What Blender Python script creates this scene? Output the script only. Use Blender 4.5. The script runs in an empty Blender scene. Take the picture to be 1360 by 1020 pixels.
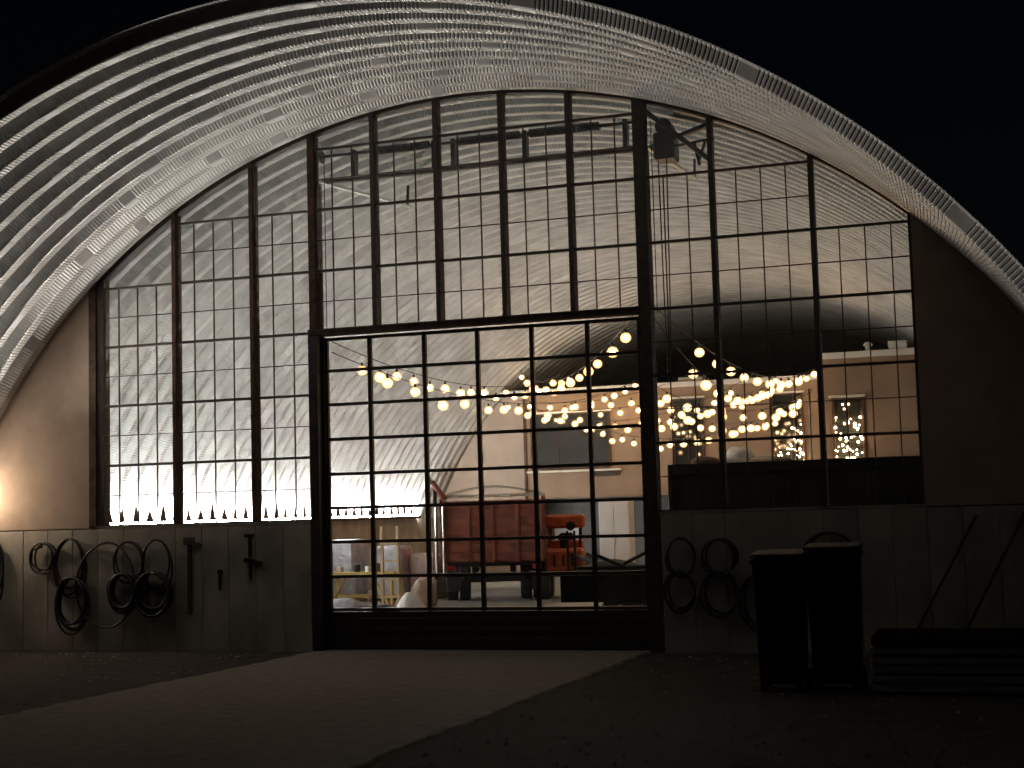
import bpy, bmesh, math, random
from mathutils import Vector, Matrix
random.seed(7)
S = 1.3                      # every length below is in units of 1.3 m
scn = bpy.context.scene
COL = scn.collection

# ------------------------------------------------------------------ camera
def make_camera():
    f, yaw, pitch, roll = 1945.53, 0.317202, 0.0867586, -0.0278697
    fw = Vector((-math.sin(yaw)*math.cos(pitch), math.cos(yaw)*math.cos(pitch), math.sin(pitch)))
    rt = Vector((math.cos(yaw), math.sin(yaw), 0)); up = rt.cross(fw)
    c, s = math.cos(roll), math.sin(roll)
    r2 = rt*c + up*s; u2 = -rt*s + up*c
    cam = bpy.data.cameras.new('camera'); o = bpy.data.objects.new('camera', cam); COL.objects.link(o)
    m = Matrix((r2, u2, -fw)).transposed().to_4x4()
    m.translation = Vector((8.6725, -17.8875, 1.7714))*S
    o.matrix_world = m
    cam.sensor_width = 36; cam.lens = f/1360*36; cam.clip_start = .1; cam.clip_end = 3000
    scn.camera = o
make_camera()

# ------------------------------------------------------------------ night sky, moon, exposure
w = bpy.data.worlds.new('World'); scn.world = w; w.use_nodes = True
nt = w.node_tree; bg = nt.nodes['Background']
sky = nt.nodes.new('ShaderNodeTexSky'); sky.sky_type = 'NISHITA'; sky.sun_disc = False
sky.sun_elevation = math.radians(28); sky.sun_rotation = math.radians(200)
nt.links.new(sky.outputs[0], bg.inputs[0]); bg.inputs[1].default_value = 0.00012
moon = bpy.data.lights.new('moon', 'SUN'); moon.energy = 0.0012; moon.angle = math.radians(.5); moon.color = (.85, .9, 1)
mo = bpy.data.objects.new('moon', moon); COL.objects.link(mo)
mo.rotation_euler = (math.radians(62), 0, math.radians(-20))
scn.view_settings.view_transform = 'Standard'; scn.view_settings.look = 'None'
scn.view_settings.exposure = 1.3; scn.view_settings.gamma = 1; scn.view_settings.use_curve_mapping = False
cy = scn.cycles
cy.use_denoising = True; cy.max_bounces = 7; cy.diffuse_bounces = 4; cy.glossy_bounces = 3
cy.transmission_bounces = 4; cy.transparent_max_bounces = 24; cy.caustics_reflective = False; cy.caustics_refractive = False
cy.sample_clamp_indirect = 3.0
try: cy.use_light_tree = True
except Exception: pass

STRIP_E = 165.0     # linear wall-wash lamp
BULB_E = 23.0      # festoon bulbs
SCONCE_E = 125.0    # outside wall lamp

# ------------------------------------------------------------------ materials
def mat(name, col, rough=.7, metal=0., noise=None, bump=None, spec=.5, stretch=None):
    m = bpy.data.materials.new(name); m.use_nodes = True
    n = m.node_tree.nodes; l = m.node_tree.links; b = n['Principled BSDF']
    b.inputs['Base Color'].default_value = (*col, 1); b.inputs['Roughness'].default_value = rough
    b.inputs['Metallic'].default_value = metal; b.inputs['Specular IOR Level'].default_value = spec
    tc = n.new('ShaderNodeTexCoord')
    if noise:                                   # (scale, detail, [(pos, colour factor), ...])
        sc, det, lo, hi = noise
        mp = n.new('ShaderNodeMapping'); oi = n.new('ShaderNodeObjectInfo'); ml = n.new('ShaderNodeMath'); ml.operation = 'MULTIPLY'; ml.inputs[1].default_value = 37.0
        l.new(oi.outputs['Random'], ml.inputs[0]); l.new(ml.outputs[0], mp.inputs['Location']); l.new(tc.outputs['Object'], mp.inputs[0])
        if stretch: mp.inputs['Scale'].default_value = stretch
        t = n.new('ShaderNodeTexNoise'); t.inputs['Scale'].default_value = sc; t.inputs['Detail'].default_value = det
        l.new(mp.outputs[0], t.inputs['Vector'])
        r = n.new('ShaderNodeValToRGB'); r.color_ramp.elements[0].position = .32; r.color_ramp.elements[1].position = .68
        r.color_ramp.elements[0].color = (*[c*lo for c in col], 1); r.color_ramp.elements[1].color = (*[min(1, c*hi) for c in col], 1)
        l.new(t.outputs[0], r.inputs[0]); l.new(r.outputs[0], b.inputs['Base Color'])
        if rough > .3:
            q = n.new('ShaderNodeMapRange'); q.inputs[3].default_value = rough-.12; q.inputs[4].default_value = min(1, rough+.12)
            l.new(t.outputs[0], q.inputs[0]); l.new(q.outputs[0], b.inputs['Roughness'])
    if bump:
        t2 = n.new('ShaderNodeTexNoise'); t2.inputs['Scale'].default_value = bump[0]; t2.inputs['Detail'].default_value = 6
        l.new(tc.outputs['Object'], t2.inputs['Vector'])
        bp = n.new('ShaderNodeBump'); bp.inputs['Strength'].default_value = bump[1]; bp.inputs['Distance'].default_value = bump[2]
        l.new(t2.outputs[0], bp.inputs['Height']); l.new(bp.outputs[0], b.inputs['Normal'])
    return m
def emit(name, col, e):
    m = bpy.data.materials.new(name); m.use_nodes = True
    n = m.node_tree.nodes; l = m.node_tree.links; n.remove(n['Principled BSDF'])
    x = n.new('ShaderNodeEmission'); x.inputs[0].default_value = (*col, 1); x.inputs[1].default_value = e
    l.new(x.outputs[0], n['Material Output'].inputs[0]); return m
def glass(name, tint=(.93, .95, .94), refl=.05, dirt=.028):
    m = bpy.data.materials.new(name); m.use_nodes = True
    n = m.node_tree.nodes; l = m.node_tree.links; n.remove(n['Principled BSDF'])
    t = n.new('ShaderNodeBsdfTransparent'); t.inputs[0].default_value = (*tint, 1)
    g = n.new('ShaderNodeBsdfGlossy'); g.inputs['Roughness'].default_value = .02
    d = n.new('ShaderNodeBsdfDiffuse'); d.inputs[0].default_value = (.6, .58, .55, 1)
    lw = n.new('ShaderNodeFresnel'); lw.inputs[0].default_value = 1.45
    a = n.new('ShaderNodeMixShader'); bmx = n.new('ShaderNodeMixShader')
    tc = n.new('ShaderNodeTexCoord'); no = n.new('ShaderNodeTexNoise'); no.inputs['Scale'].default_value = 1.3; no.inputs['Detail'].default_value = 5
    mr = n.new('ShaderNodeMapRange'); mr.inputs[1].default_value = .4; mr.inputs[2].default_value = .75; mr.inputs[3].default_value = dirt*.2; mr.inputs[4].default_value = dirt*2.6
    oi = n.new('ShaderNodeObjectInfo'); ml = n.new('ShaderNodeMath'); ml.operation = 'MULTIPLY'; ml.inputs[1].default_value = 53.0
    mp = n.new('ShaderNodeMapping'); mp.inputs['Scale'].default_value = (1, 1, .45); l.new(oi.outputs['Random'], ml.inputs[0]); l.new(ml.outputs[0], mp.inputs['Location'])
    l.new(tc.outputs['Object'], mp.inputs[0]); l.new(mp.outputs[0], no.inputs['Vector']); l.new(no.outputs[0], mr.inputs[0])
    l.new(lw.outputs[0], a.inputs[0]); l.new(t.outputs[0], a.inputs[1]); l.new(g.outputs[0], a.inputs[2])
    l.new(mr.outputs[0], bmx.inputs[0]); l.new(a.outputs[0], bmx.inputs[1]); l.new(d.outputs[0], bmx.inputs[2])
    l.new(bmx.outputs[0], n['Material Output'].inputs[0]); return m

M = dict(
    galv=mat('galvanised_steel', (.60, .598, .59), .44, .45, (1.3, 10, .80, 1.10)),
    steel=mat('dark_painted_steel', (.050, .036, .028), .62, .0, (7, 5, .7, 1.5)),
    rust=mat('brown_steel', (.10, .064, .048), .85, 0, (6, 6, .6, 1.3), None, .15),
    doorsteel=mat('door_black_frame', (.042, .033, .028), .45, .2, (5, 5, .8, 1.3)),
    stucco=mat('tan_stucco', (.42, .32, .25), .92, 0, (2.6, 9, .88, 1.08), (120, .5, .012)),
    concrete=mat('wall_concrete', (.44, .40, .34), .88, 0, (1.8, 14, .66, 1.12), (35, .5, .015), .5, (1, 1, .7)),
    floor=mat('floor_concrete', (.33, .31, .28), .6, 0, (.8, 12, .7, 1.12), (30, .15, .006)),
    drive=mat('drive_concrete', (.55, .49, .41), .9, 0, (5, 15, .78, 1.12), (160, 1., .03)),
    soil=mat('gravel_soil', (.085, .070, .056), .95, 0, (3.2, 12, .6, 1.5), (70, 1., .05)),
    white=mat('white_trim', (.78, .76, .72), .6, 0, (3, 5, .93, 1.02)),
    facade=mat('facade_stucco', (.46, .36, .29), .9, 0, (1.6, 8, .93, 1.05), (110, .3, .01)),
    facade_dim=mat('dimmed_stucco', (.32, .225, .16), .9, 0, (1.6, 8, .93, 1.05), (110, .3, .01)),  # facade stucco darkened in colour to imitate weaker light on upper storey and wing
    greywall=mat('grey_lower_wall', (.19, .19, .195), .85, 0, (1.4, 8, .85, 1.1)),
    doorwhite=mat('white_door_paint', (.80, .81, .83), .5),
    black=mat('black_rubber', (.014, .013, .013), .6, 0, (9, 4, .8, 1.3)),
    hose=mat('black_hose', (.022, .021, .020), .38, 0, (12, 3, .8, 1.2)),
    blackmetal=mat('black_metal', (.016, .015, .015), .4, .5),
    red=mat('truck_red', (.25, .075, .05), .6, 0, (2.5, 12, .45, 1.15)),
    redrim=mat('truck_trim', (.52, .44, .36), .6, 0, (5, 6, .8, 1.1)),
    orange=mat('loader_orange', (.58, .11, .03), .5, 0, (4, 12, .5, 1.1)),
    yellow=mat('yellow_timber', (.52, .36, .10), .7, 0, (5, 6, .8, 1.1)),
    timber=mat('raw_timber', (.50, .38, .24), .75, 0, (6, 6, .8, 1.1)),
    plastic=mat('milky_plastic_wrap', (.48, .47, .52), .35, 0, (5, 8, .75, 1.15), (9, .6, .06)),
    sack=mat('canvas_sack', (.50, .40, .34), .9, 0, (5, 6, .8, 1.1), (16, .5, .04)),
    tarp=mat('white_tarp', (.78, .76, .74), .6, 0, (4, 6, .88, 1.05), (8, .6, .05)),
    container=mat('container_charcoal', (.006, .006, .007), .9, 0, (3, 8, .75, 1.4), None, .1),
    bin=mat('bin_black_plastic', (.010, .010, .011), .7, 0, (5, 6, .8, 1.3), None, .2),
    chrome=mat('bare_metal', (.62, .61, .58), .3, .9, (6, 5, .85, 1.1)),
    wire=mat('cable_black', (.01, .01, .01), .6),
    pale=mat('pale_wood', (.62, .55, .45), .7),
    taillight=mat('tail_lens', (.35, .02, .02), .25),
    winglass=mat('dark_window_glass', (.028, .029, .027), .03, 0, None, None, .9),
    glass=glass('clear_glass'), doorglass=glass('door_glass', (.92, .94, .93), .06, .05),
    strip=emit('strip_lamp_glow', (1, .965, .92), STRIP_E),
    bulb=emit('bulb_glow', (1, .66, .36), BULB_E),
    sconce=emit('wall_lamp_glow', (1, .78, .56), SCONCE_E),
)

# ------------------------------------------------------------------ mesh helpers (lengths scaled by S when built)
class MB:
    def __init__(s): s.v = []; s.f = []
    def add(s, vs, fs):
        o = len(s.v); s.v += [Vector(v) for v in vs]; s.f += [tuple(i+o for i in f) for f in fs]; return s
    def box(s, x0, x1, y0, y1, z0, z1):
        return s.add([(x0,y0,z0),(x1,y0,z0),(x1,y1,z0),(x0,y1,z0),(x0,y0,z1),(x1,y0,z1),(x1,y1,z1),(x0,y1,z1)],
                     [(0,3,2,1),(4,5,6,7),(0,1,5,4),(1,2,6,5),(2,3,7,6),(3,0,4,7)])
    def bbox(s, x0, x1, y0, y1, z0, z1, b=.01):        # box with chamfered vertical and horizontal edges
        bm = bmesh.new(); bmesh.ops.create_cube(bm, size=1)
        for v in bm.verts: v.co = Vector(((x0+x1)/2+v.co.x*(x1-x0), (y0+y1)/2+v.co.y*(y1-y0), (z0+z1)/2+v.co.z*(z1-z0)))
        bmesh.ops.bevel(bm, geom=bm.edges[:], offset=b, segments=1, affect='EDGES')
        bm.verts.index_update()
        s.add([v.co.copy() for v in bm.verts], [[v.index for v in f.verts] for f in bm.faces]); bm.free(); return s
    def bar(s, p, q, wd, h=None, up=(0,0,1)):
        p, q = Vector(p), Vector(q); h = h or wd; d = (q-p).normalized(); u = Vector(up)
        if abs(d.dot(u)) > .98: u = Vector((0,1,0))
        a = d.cross(u).normalized(); b = a.cross(d).normalized()
        vs = []
        for c in (p, q):
            for i, j in ((-1,-1),(1,-1),(1,1),(-1,1)): vs.append(c+a*i*wd/2+b*j*h/2)
        return s.add(vs, [(0,1,2,3),(7,6,5,4),(0,4,5,1),(1,5,6,2),(2,6,7,3),(3,7,4,0)])
    def sheet(s, wd, h, t=.003):
        return s.add([(-wd/2,-t,-h/2),(wd/2,-t,-h/2),(wd/2,-t,h/2),(-wd/2,-t,h/2),(-wd/2,t,-h/2),(wd/2,t,-h/2),(wd/2,t,h/2),(-wd/2,t,h/2)], [(0,1,2,3),(7,6,5,4)])
    def tube(s, pts, r, n=8, closed=False, cap=True):
        pts = [Vector(p) for p in pts]; m = len(pts); o = len(s.v); prev = None
        rr = r if isinstance(r, (list, tuple)) else [r]*m
        for i, p in enumerate(pts):
            t = (pts[(i+1) % m]-pts[i-1]) if closed else (pts[min(i+1, m-1)]-pts[max(i-1, 0)])
            t.normalize()
            if prev is None:
                u = Vector((0,0,1)) if abs(t.z) < .9 else Vector((1,0,0)); a = t.cross(u).normalized()
            else:
                a = (prev - t*prev.dot(t)).normalized()
            prev = a; b = t.cross(a)
            for k in range(n):
                an = 2*math.pi*k/n; s.v.append(p+a*math.cos(an)*rr[i]+b*math.sin(an)*rr[i])
        for i in range(m if closed else m-1):
            j = (i+1) % m
            for k in range(n):
                s.f.append((o+i*n+k, o+i*n+(k+1) % n, o+j*n+(k+1) % n, o+j*n+k))
        if cap and not closed:
            s.f.append(tuple(o+k for k in range(n))[::-1]); s.f.append(tuple(o+(m-1)*n+k for k in range(n)))
        return s
    def lathe(s, prof, c, axis='z', n=16):             # prof: (radius, along)
        o = len(s.v); c = Vector(c)
        for r, h in prof:
            for k in range(n):
                an = 2*math.pi*k/n; x, y = r*math.cos(an), r*math.sin(an)
                s.v.append(c + (Vector((x,y,h)) if axis == 'z' else Vector((h,x,y)) if axis == 'x' else Vector((x,h,y))))
        for i in range(len(prof)-1):
            for k in range(n):
                s.f.append((o+i*n+k, o+i*n+(k+1) % n, o+(i+1)*n+(k+1) % n, o+(i+1)*n+k))
        s.f.append(tuple(o+k for k in range(n))[::-1]); s.f.append(tuple(o+(len(prof)-1)*n+k for k in range(n)))
        return s
    def prism(s, poly, y0, y1):                        # polygon in (x, z) drawn out along y
        n = len(poly); vs = [(x,y0,z) for x,z in poly]+[(x,y1,z) for x,z in poly]
        return s.add(vs, [tuple(range(n)), tuple(range(2*n-1, n-1, -1))]+[((i+1) % n, i, n+i, n+(i+1) % n) for i in range(n)])
    def xf(s, f): s.v = [Vector(f(v)) for v in s.v]; return s
    def mesh(s, name, smooth=False, off=Vector()):
        me = bpy.data.meshes.new(name); me.from_pydata([(v-off)*S for v in s.v], [], s.f)
        bm = bmesh.new(); bm.from_mesh(me); bmesh.ops.recalc_face_normals(bm, faces=bm.faces[:]); bm.to_mesh(me); bm.free()
        if smooth: me.polygons.foreach_set('use_smooth', [True]*len(me.polygons))
        return me
BASE = {}
def link(o, parent=None):
    COL.objects.link(o)
    if parent: o.parent = parent
    return o
def tag(o, label, cat, group=None, kind=None):
    if label: o['label'] = label
    if cat: o['category'] = cat
    if group: o['group'] = group
    if kind: o['kind'] = kind
    return o
def thing(name, base, label, cat, group=None):
    o = bpy.data.objects.new(name, None); o.empty_display_size = .2
    o.location = Vector(base)*S; link(o); BASE[o.name] = Vector(base); return tag(o, label, cat, group)
def part(name, mb, m, parent, smooth=False, label=None):
    """a mesh whose vertices are given in place; its origin is the parent's"""
    base = BASE[parent.name]; me = mb.mesh(name, smooth, base); me.materials.append(M[m])
    o = link(bpy.data.objects.new(name, me), parent); BASE[o.name] = base
    if label: o['label'] = label
    return o
def place(name, me, parent, loc):
    """a copy sharing mesh data, set down at loc"""
    o = link(bpy.data.objects.new(name, me), parent); o.location = (Vector(loc)-BASE[parent.name])*S; return o
def solo(name, mb, m, base, label, cat, group=None, smooth=False):
    me = mb.mesh(name, smooth, Vector(base)); me.materials.append(M[m])
    o = link(bpy.data.objects.new(name, me)); o.location = Vector(base)*S; BASE[o.name] = Vector(base)
    return tag(o, label, cat, group)
def struct(name, mb, m):
    o = link(bpy.data.objects.new(name, mb.mesh(name))); o.data.materials.append(M[m]); o['kind'] = 'structure'; return o
def smesh(name, mb, m):
    me = mb.mesh(name); me.materials.append(M[m]); return me

# ------------------------------------------------------------------ ground
struct('ground', MB().box(-600, 600, -600, 600, -.6, -.015), 'soil')
struct('hall_floor', MB().box(-5.95, 10.35, -.05, 29.5, -.3, 0), 'floor')
def driveway():
    random.seed(4); L = [(-.03,-.056)]; Rr = [(4.43,-.056)]
    for i in range(1, 150):
        y = -.056-i*.14; t = -y
        L.append((-.03-.045*t+random.uniform(-.035, .035), y)); Rr.append((4.43-.026*t+random.uniform(-.035, .035), y))
    mb = MB(); n = len(L)
    for (a, y), (b, _) in zip(L, Rr): mb.v += [Vector((a-.05, y, -.03)), Vector((a, y, 0)), Vector((b, y, 0)), Vector((b+.05, y, -.03))]
    for i in range(n-1):
        for k in range(3): mb.f.append((4*i+k, 4*i+k+1, 4*i+5+k, 4*i+4+k))
    struct('driveway', mb, 'drive')
driveway()

# ------------------------------------------------------------------ the arched hall
AX, AZ, AR = 2.25, -1.265, 8.53          # arch centre and inner radius
SILL = 1.73; PW = .305; RH = .42
hall = thing('quonset_hall', (2.2, 0, 0), 'arched corrugated steel hall with a deep overhang above a glazed front wall', 'building')
def arch_z(x, r=AR): return AZ + math.sqrt(max(0, r*r-(x-AX)**2))

def rib_mesh(off):
    """one corrugation of the roof: trapezoid in section, crimped across its length, with plain laps"""
    P = .435; depth = .135
    prof = [(0, depth), (.075, depth), (.10, depth-.012), (.185, .012), (.205, 0), (.315, 0), (.335, .012), (.415, depth-.012), (P, depth)]
    a0 = math.acos((1.60-AZ)/AR); pitch = .0465/AR; lap_w = .20/AR; lap_d = 2.35/AR
    an = []; a = -a0
    while a < a0:
        ph = ((a + off/AR + 10*lap_d) % lap_d)
        if ph < lap_w: an += [(a, 0), (a+pitch*.5, 0)]
        else: an += [(a, 0), (a+pitch*.50, 0), (a+pitch*.64, 1), (a+pitch*.86, 1)]
        a += pitch
    an.append((a0, 0))
    mb = MB(); n = len(prof); nrm = []
    for k in range(n):
        a_, b_ = prof[max(0, k-1)], prof[min(n-1, k+1)]
        ty, th = b_[0]-a_[0], b_[1]-a_[1]; L = math.hypot(ty, th); nrm.append((-th/L, ty/L))
    nrm[0] = nrm[-1] = (0, 1)
    for ang, c in an:
        for (y, h), (ny, nh) in zip(prof, nrm):
            r = AR+h+c*.0046*nh
            mb.v.append(Vector((r*math.sin(ang), y+c*.0046*ny, r*math.cos(ang))))
    for i in range(len(an)-1):
        for k in range(n-1):
            mb.f.append((i*n+k, i*n+k+1, (i+1)*n+k+1, (i+1)*n+k))
    me = mb.mesh('arch_rib'); me.materials.append(M['galv']); return me
RIBS = [rib_mesh(0), rib_mesh(1.18), rib_mesh(.42), rib_mesh(1.62)]
Y0R = -4.80
NR = 78
for k in range(NR):
    yk = Y0R+.435*k; fr_ = min(0, yk+.43)              # the overhang droops and drifts a little towards its free end
    place('arch_rib', RIBS[k % 4], hall, (AX+.040*fr_, yk, AZ+.057*fr_))
YEND = Y0R+.435*NR

# side stem walls with a ledge the ribs stand on
for sx in (-1, 1):
    x = AX+sx*8.17
    part('stem_wall', MB().box(min(x-sx*.22, x+sx*.3), max(x-sx*.22, x+sx*.3), Y0R+.2, YEND, -.2, 1.67), 'concrete', hall)
part('end_wall', MB().prism([(AX-7.95, 0)]+[(AX+8.56*math.sin(a), AZ+8.56*math.cos(a)) for a in [math.radians(-69+138*i/40) for i in range(41)]]+[(AX+7.95, 0)], YEND-.3, YEND-.1), 'greywall', hall)

# front stem wall: upright cast panels with recessed joints
def stem_front(x0, x1):
    wl = part('stem_wall', MB().box(x0, x1, .0, .24, -.2, SILL-.035), 'concrete', hall)
    n = round((x1-x0)/.405); dx = (x1-x0)/n
    me = smesh('wall_panel', MB().bbox(-dx/2+.002, dx/2-.002, -.05, .004, -.15, SILL-.05, .008), 'concrete')
    for i in range(n):
        place('wall_panel', me, wl, (x0+(i+.5)*dx, random.uniform(-.004, .003), 0))
    part('coping', MB().box(x0, x1, -.028, .2, SILL-.034, SILL-.004), 'concrete', wl)
stem_front(-5.86, -.07); stem_front(4.70, 10.26)

# tan end panels beside the glazing
def arc_poly(x0, x1, zb, r=AR+.10, n=14):
    xs = [x0+(x1-x0)*i/n for i in range(n+1)]
    return [(x0, zb), (x1, zb)]+[(x, arch_z(x, r)) for x in reversed(xs) if arch_z(x, r) > zb+.005]
part('end_panel', MB().prism(arc_poly(-5.75, -3.515, SILL-.03), -.053, .14), 'stucco', hall, label='tan stucco end panel lit by the wall lamp')
part('end_panel', MB().prism(arc_poly(7.86, 10.15, SILL-.03), -.053, .14), 'stucco', hall, label='unlit stucco end panel')

# posts
def post(x0, x1, z0, y0=-.05, y1=.12, m='steel', name='post'):
    zt0, zt1 = arch_z(x0, AR+.06), arch_z(x1, AR+.06)
    mb = MB().add([(x0,y0,z0),(x1,y0,z0),(x1,y1,z0),(x0,y1,z0),(x0,y0,zt0),(x1,y0,zt1),(x1,y1,zt1),(x0,y1,zt0)],
                  [(0,3,2,1),(4,5,6,7),(0,1,5,4),(1,2,6,5),(2,3,7,6),(3,0,4,7)])
    return part(name, mb, m, hall)
post(-3.513, -3.40, SILL, -.06, .10, 'rust'); post(-3.398, -3.285, SILL, -.03, .12, 'steel')
for k in (-7, -3): post(k*PW-.030, k*PW+.030, SILL, m='rust')
post(-.045, .05, 4.293, m='rust')
for k in (3, 6, 9, 12): post(k*PW-.030, k*PW+.030, 4.293, m='steel')
post(4.515, 4.67, 0, -.06, .14, 'steel')
for k in (18, 22): post(k*PW-.030, k*PW+.030, SILL, m='steel')
post(7.825, 7.858, SILL, -.045, .12, 'steel')
part('door_jamb', MB().box(-.068, .066, -.055, .24, 0, 4.205), 'doorsteel', hall)
part('door_stop', MB().box(.0662, .10, .09, .141, 0, 4.2), 'doorsteel', hall)
part('lintel', MB().box(-.07, 4.513, -.05, .13, 4.207, 4.27).box(-.07, 4.513, -.07, .13, 4.272, 4.292), 'rust', hall)
# curved head frame in short lengths
def head(x0, x1):
    n = 8; mb = MB(); o = 0
    for i in range(n+1):
        x = x0+(x1-x0)*i/n; zt = arch_z(x, AR+.10); zb = arch_z(x, AR-.012)
        mb.v += [Vector((x,-.03,zb)), Vector((x,-.03,zt)), Vector((x,.09,zt)), Vector((x,.09,zb))]
    for i in range(n):
        for k in range(4): mb.f.append((4*i+k, 4*i+(k+1) % 4, 4*i+4+(k+1) % 4, 4*i+4+k))
    mb.f += [(0,1,2,3), (4*n+3,4*n+2,4*n+1,4*n)]
    return mb

PANES = {}
def pane_mesh(wd, h):
    k = (round(wd, 3), round(h, 3))
    if k not in PANES: PANES[k] = smesh('pane', MB().sheet(wd, h), 'glass')
    return PANES[k]
def window_bay(a, b, r0, rt):
    """a glazed bay between two posts: head frame, rails on even rows, thin muntins, one pane in every opening"""
    x0, x1 = a*PW+.032, b*PW-.032
    if a == -10.75: x0 = -3.283
    if b == 25.75: x1 = 7.823
    if a == 0: x0 = .053
    if b == 15 or a == 15: x0, x1 = (x0, 4.513) if b == 15 else (4.672, x1)
    if b == 0: x1 = -.047 if r0 else -.07
    win = part('window', head(x0, x1), 'steel', hall)
    cols = [x0]+[k*PW for k in range(math.floor(a)+1, math.ceil(b)) if x0+.05 < k*PW < x1-.05]+[x1]
    z = lambda r: SILL+r*RH
    for r in range(r0, rt+1):
        if r == r0 and r0 == 6: continue
        t = .017 if r % 2 == 0 else .007
        if r == rt: t = .014
        if r == 0: t = .012
        part('rail' if r % 2 == 0 else 'muntin', MB().box(x0, x1, -.022 if r % 2 == 0 else -.012, .03 if r % 2 == 0 else .012, z(r)-t, z(r)+t), 'steel', win)
    for c in cols[1:-1]:
        part('muntin', MB().box(c-.007, c+.007, -.010, .0105, z(r0)+(.042 if r0 == 6 else .0), z(rt)-.018), 'steel', win)
    for r in range(r0, rt):
        zb, zt = z(r)+.012, z(r+1)-.012
        if r == 6 and r0 == 6: zb = 4.295
        for i in range(len(cols)-1):
            c0, c1 = cols[i]+.004, cols[i+1]-.004
            place('pane', pane_mesh(c1-c0, zt-zb), win, ((c0+c1)/2, random.uniform(-.001, .001), (zb+zt)/2)).rotation_euler = (random.uniform(-.006, .006), 0, random.uniform(-.008, .008))
    n = 8; xs = [x1-(x1-x0)*i/n for i in range(n+1)]; zb = z(rt)+.018
    pts = [(x0+.002, zb), (x1-.002, zb)]+[(x, arch_z(x, AR+.0)) for x in xs if arch_z(x, AR+.0) > zb+.01]
    part('pane', MB().prism(pts, -.003, .003), 'glass', win)
for bay in ((-10.75,-7,0,8), (-7,-3,0,10), (-3,0,0,10), (0,3,6,12), (3,6,6,12), (6,9,6,12), (9,12,6,12), (12,15,6,12), (15,18,0,10), (18,22,0,10), (22,25.75,0,8)):
    window_bay(*bay)

# sectional overhead door
DX = [.068, .74, 1.53, 2.28, 3.03, 3.78, 4.50]; DZ = [.53, .97, 1.43, 1.885, 2.34, 2.81, 3.28, 3.74, 4.17]
bp_ = MB().bbox(.07, 4.50, .15, .20, .012, .50, .008)
for zz in (.12, .25, .38): bp_.bbox(.10, 4.47, .143, .151, zz-.035, zz+.035, .003)
door = part('sectional_door', bp_, 'doorsteel', hall)
for i, zz in enumerate(DZ):
    t = .025
    part('rail', MB().box(.07, 4.50, .142, .205, zz-t*.95, zz+t*.75), 'doorsteel', door)
for i, xx in enumerate(DX):
    lo, hi = (xx+.002, xx+.055) if i == 0 else (xx-.06, xx) if i == 6 else (xx-.026, xx+.026)
    part('stile', MB().box(lo, hi, .145, .202, .50, 4.19), 'doorsteel', door)
part('weather_seal', MB().box(.07, 4.50, .155, .195, .0, .012), 'black', door)
for i in range(8):
    for j in range(6):
        c0 = DX[j]+(.055 if j == 0 else .026); c1 = DX[j+1]-(.06 if j == 5 else .026); z0, z1 = DZ[i]+.022, DZ[i+1]-.026
        k = ('d', round(c1-c0, 3), round(z1-z0, 3))
        if k not in PANES: PANES[k] = smesh('pane', MB().sheet(c1-c0, z1-z0), 'doorglass')
        place('pane', PANES[k], door, ((c0+c1)/2, .175+random.uniform(-.001, .001), (z0+z1)/2))
for zz in (2.05, 2.5, 1.6):
    part('hinge', MB().box(2.25, 2.31, .206, .225, zz-.03, zz+.03), 'chrome', door)

# ------------------------------------------------------------------ door lift gear behind the glass
gear = thing('door_lift_gear', (2.3, .5, 4.3), 'torsion shaft with coil springs and rails hung behind the upper panes over the door', 'door gear')
part('shaft', MB().tube([(-.15,.5,6.80),(4.45,.5,6.80)], .022, 8), 'blackmetal', gear)
def spring(x0, x1):
    n = int((x1-x0)/.022); pts = []
    for i in range(n*6+1):
        a = 2*math.pi*i/6; x = x0+(x1-x0)*i/(n*6); pts.append((x, .5+.055*math.cos(a), 6.80+.055*math.sin(a)))
    return MB().tube(pts, .011, 4)
for x0, x1 in ((.75, 1.55), (1.95, 2.85), (2.98, 3.95)): part('spring', spring(x0, x1), 'blackmetal', gear, True)
for x in (.42, 1.62, 1.9, 2.92, 4.3): part('bracket', MB().box(x-.03, x+.03, .44, .56, 6.47, 6.84), 'blackmetal', gear)
part('header_beam', MB().box(-.1, 4.48, .42, .5, 6.40, 6.468), 'rust', gear)
for x in (-.12, 4.46): part('drum', MB().lathe([(.05,-.05),(.10,-.045),(.075,0),(.10,.045),(.05,.05)], (x,.5,6.80), 'x', 14), 'blackmetal', gear)
for x in (-.02, 4.62):
    part('vertical_track', MB().box(x-.02, x+.02, .25, .31, .05, 6.35), 'steel', gear)
    part('sloped_track', MB().bar((x,.3,6.40), (x,3.6,6.68), .05, .035), 'chrome', gear)
    part('hanger', MB().bar((x,3.5,6.68), (x,3.55, arch_z(x)+.05), .035), 'blackmetal', gear)
    part('cable', MB().tube([(x+.05,.34,6.75),(x+.05,.34,4.25)], .006, 5), 'blackmetal', gear)
op = thing('door_operator', (4.78, .6, 6.2), 'black electric door motor on an angle bracket with hanging pull chain', 'door motor')
part('motor', MB().bbox(4.66, 4.94, .46, .80, 6.27, 6.62, .02), 'blackmetal', op)
part('gearbox', MB().lathe([(.06,-.16),(.11,-.14),(.11,.1),(.05,.12)], (4.80,.63,6.70), 'y', 14), 'blackmetal', op)
part('bracket', MB().bar((4.52,.36,arch_z(4.52)+.0), (5.42,.36,6.16), .10, .06), 'steel', op)
part('bracket', MB().bar((4.55,.62,6.45), (5.47,.3,6.62), .07, .05), 'blackmetal', op)
part('bracket', MB().bar((4.9,.5,6.42), (5.46,.5,6.47), .03, .03), 'blackmetal', op)
part('brace', MB().bar((5.2,.5,6.44), (5.26,.5,6.14), .04, .03), 'blackmetal', op)
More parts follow.
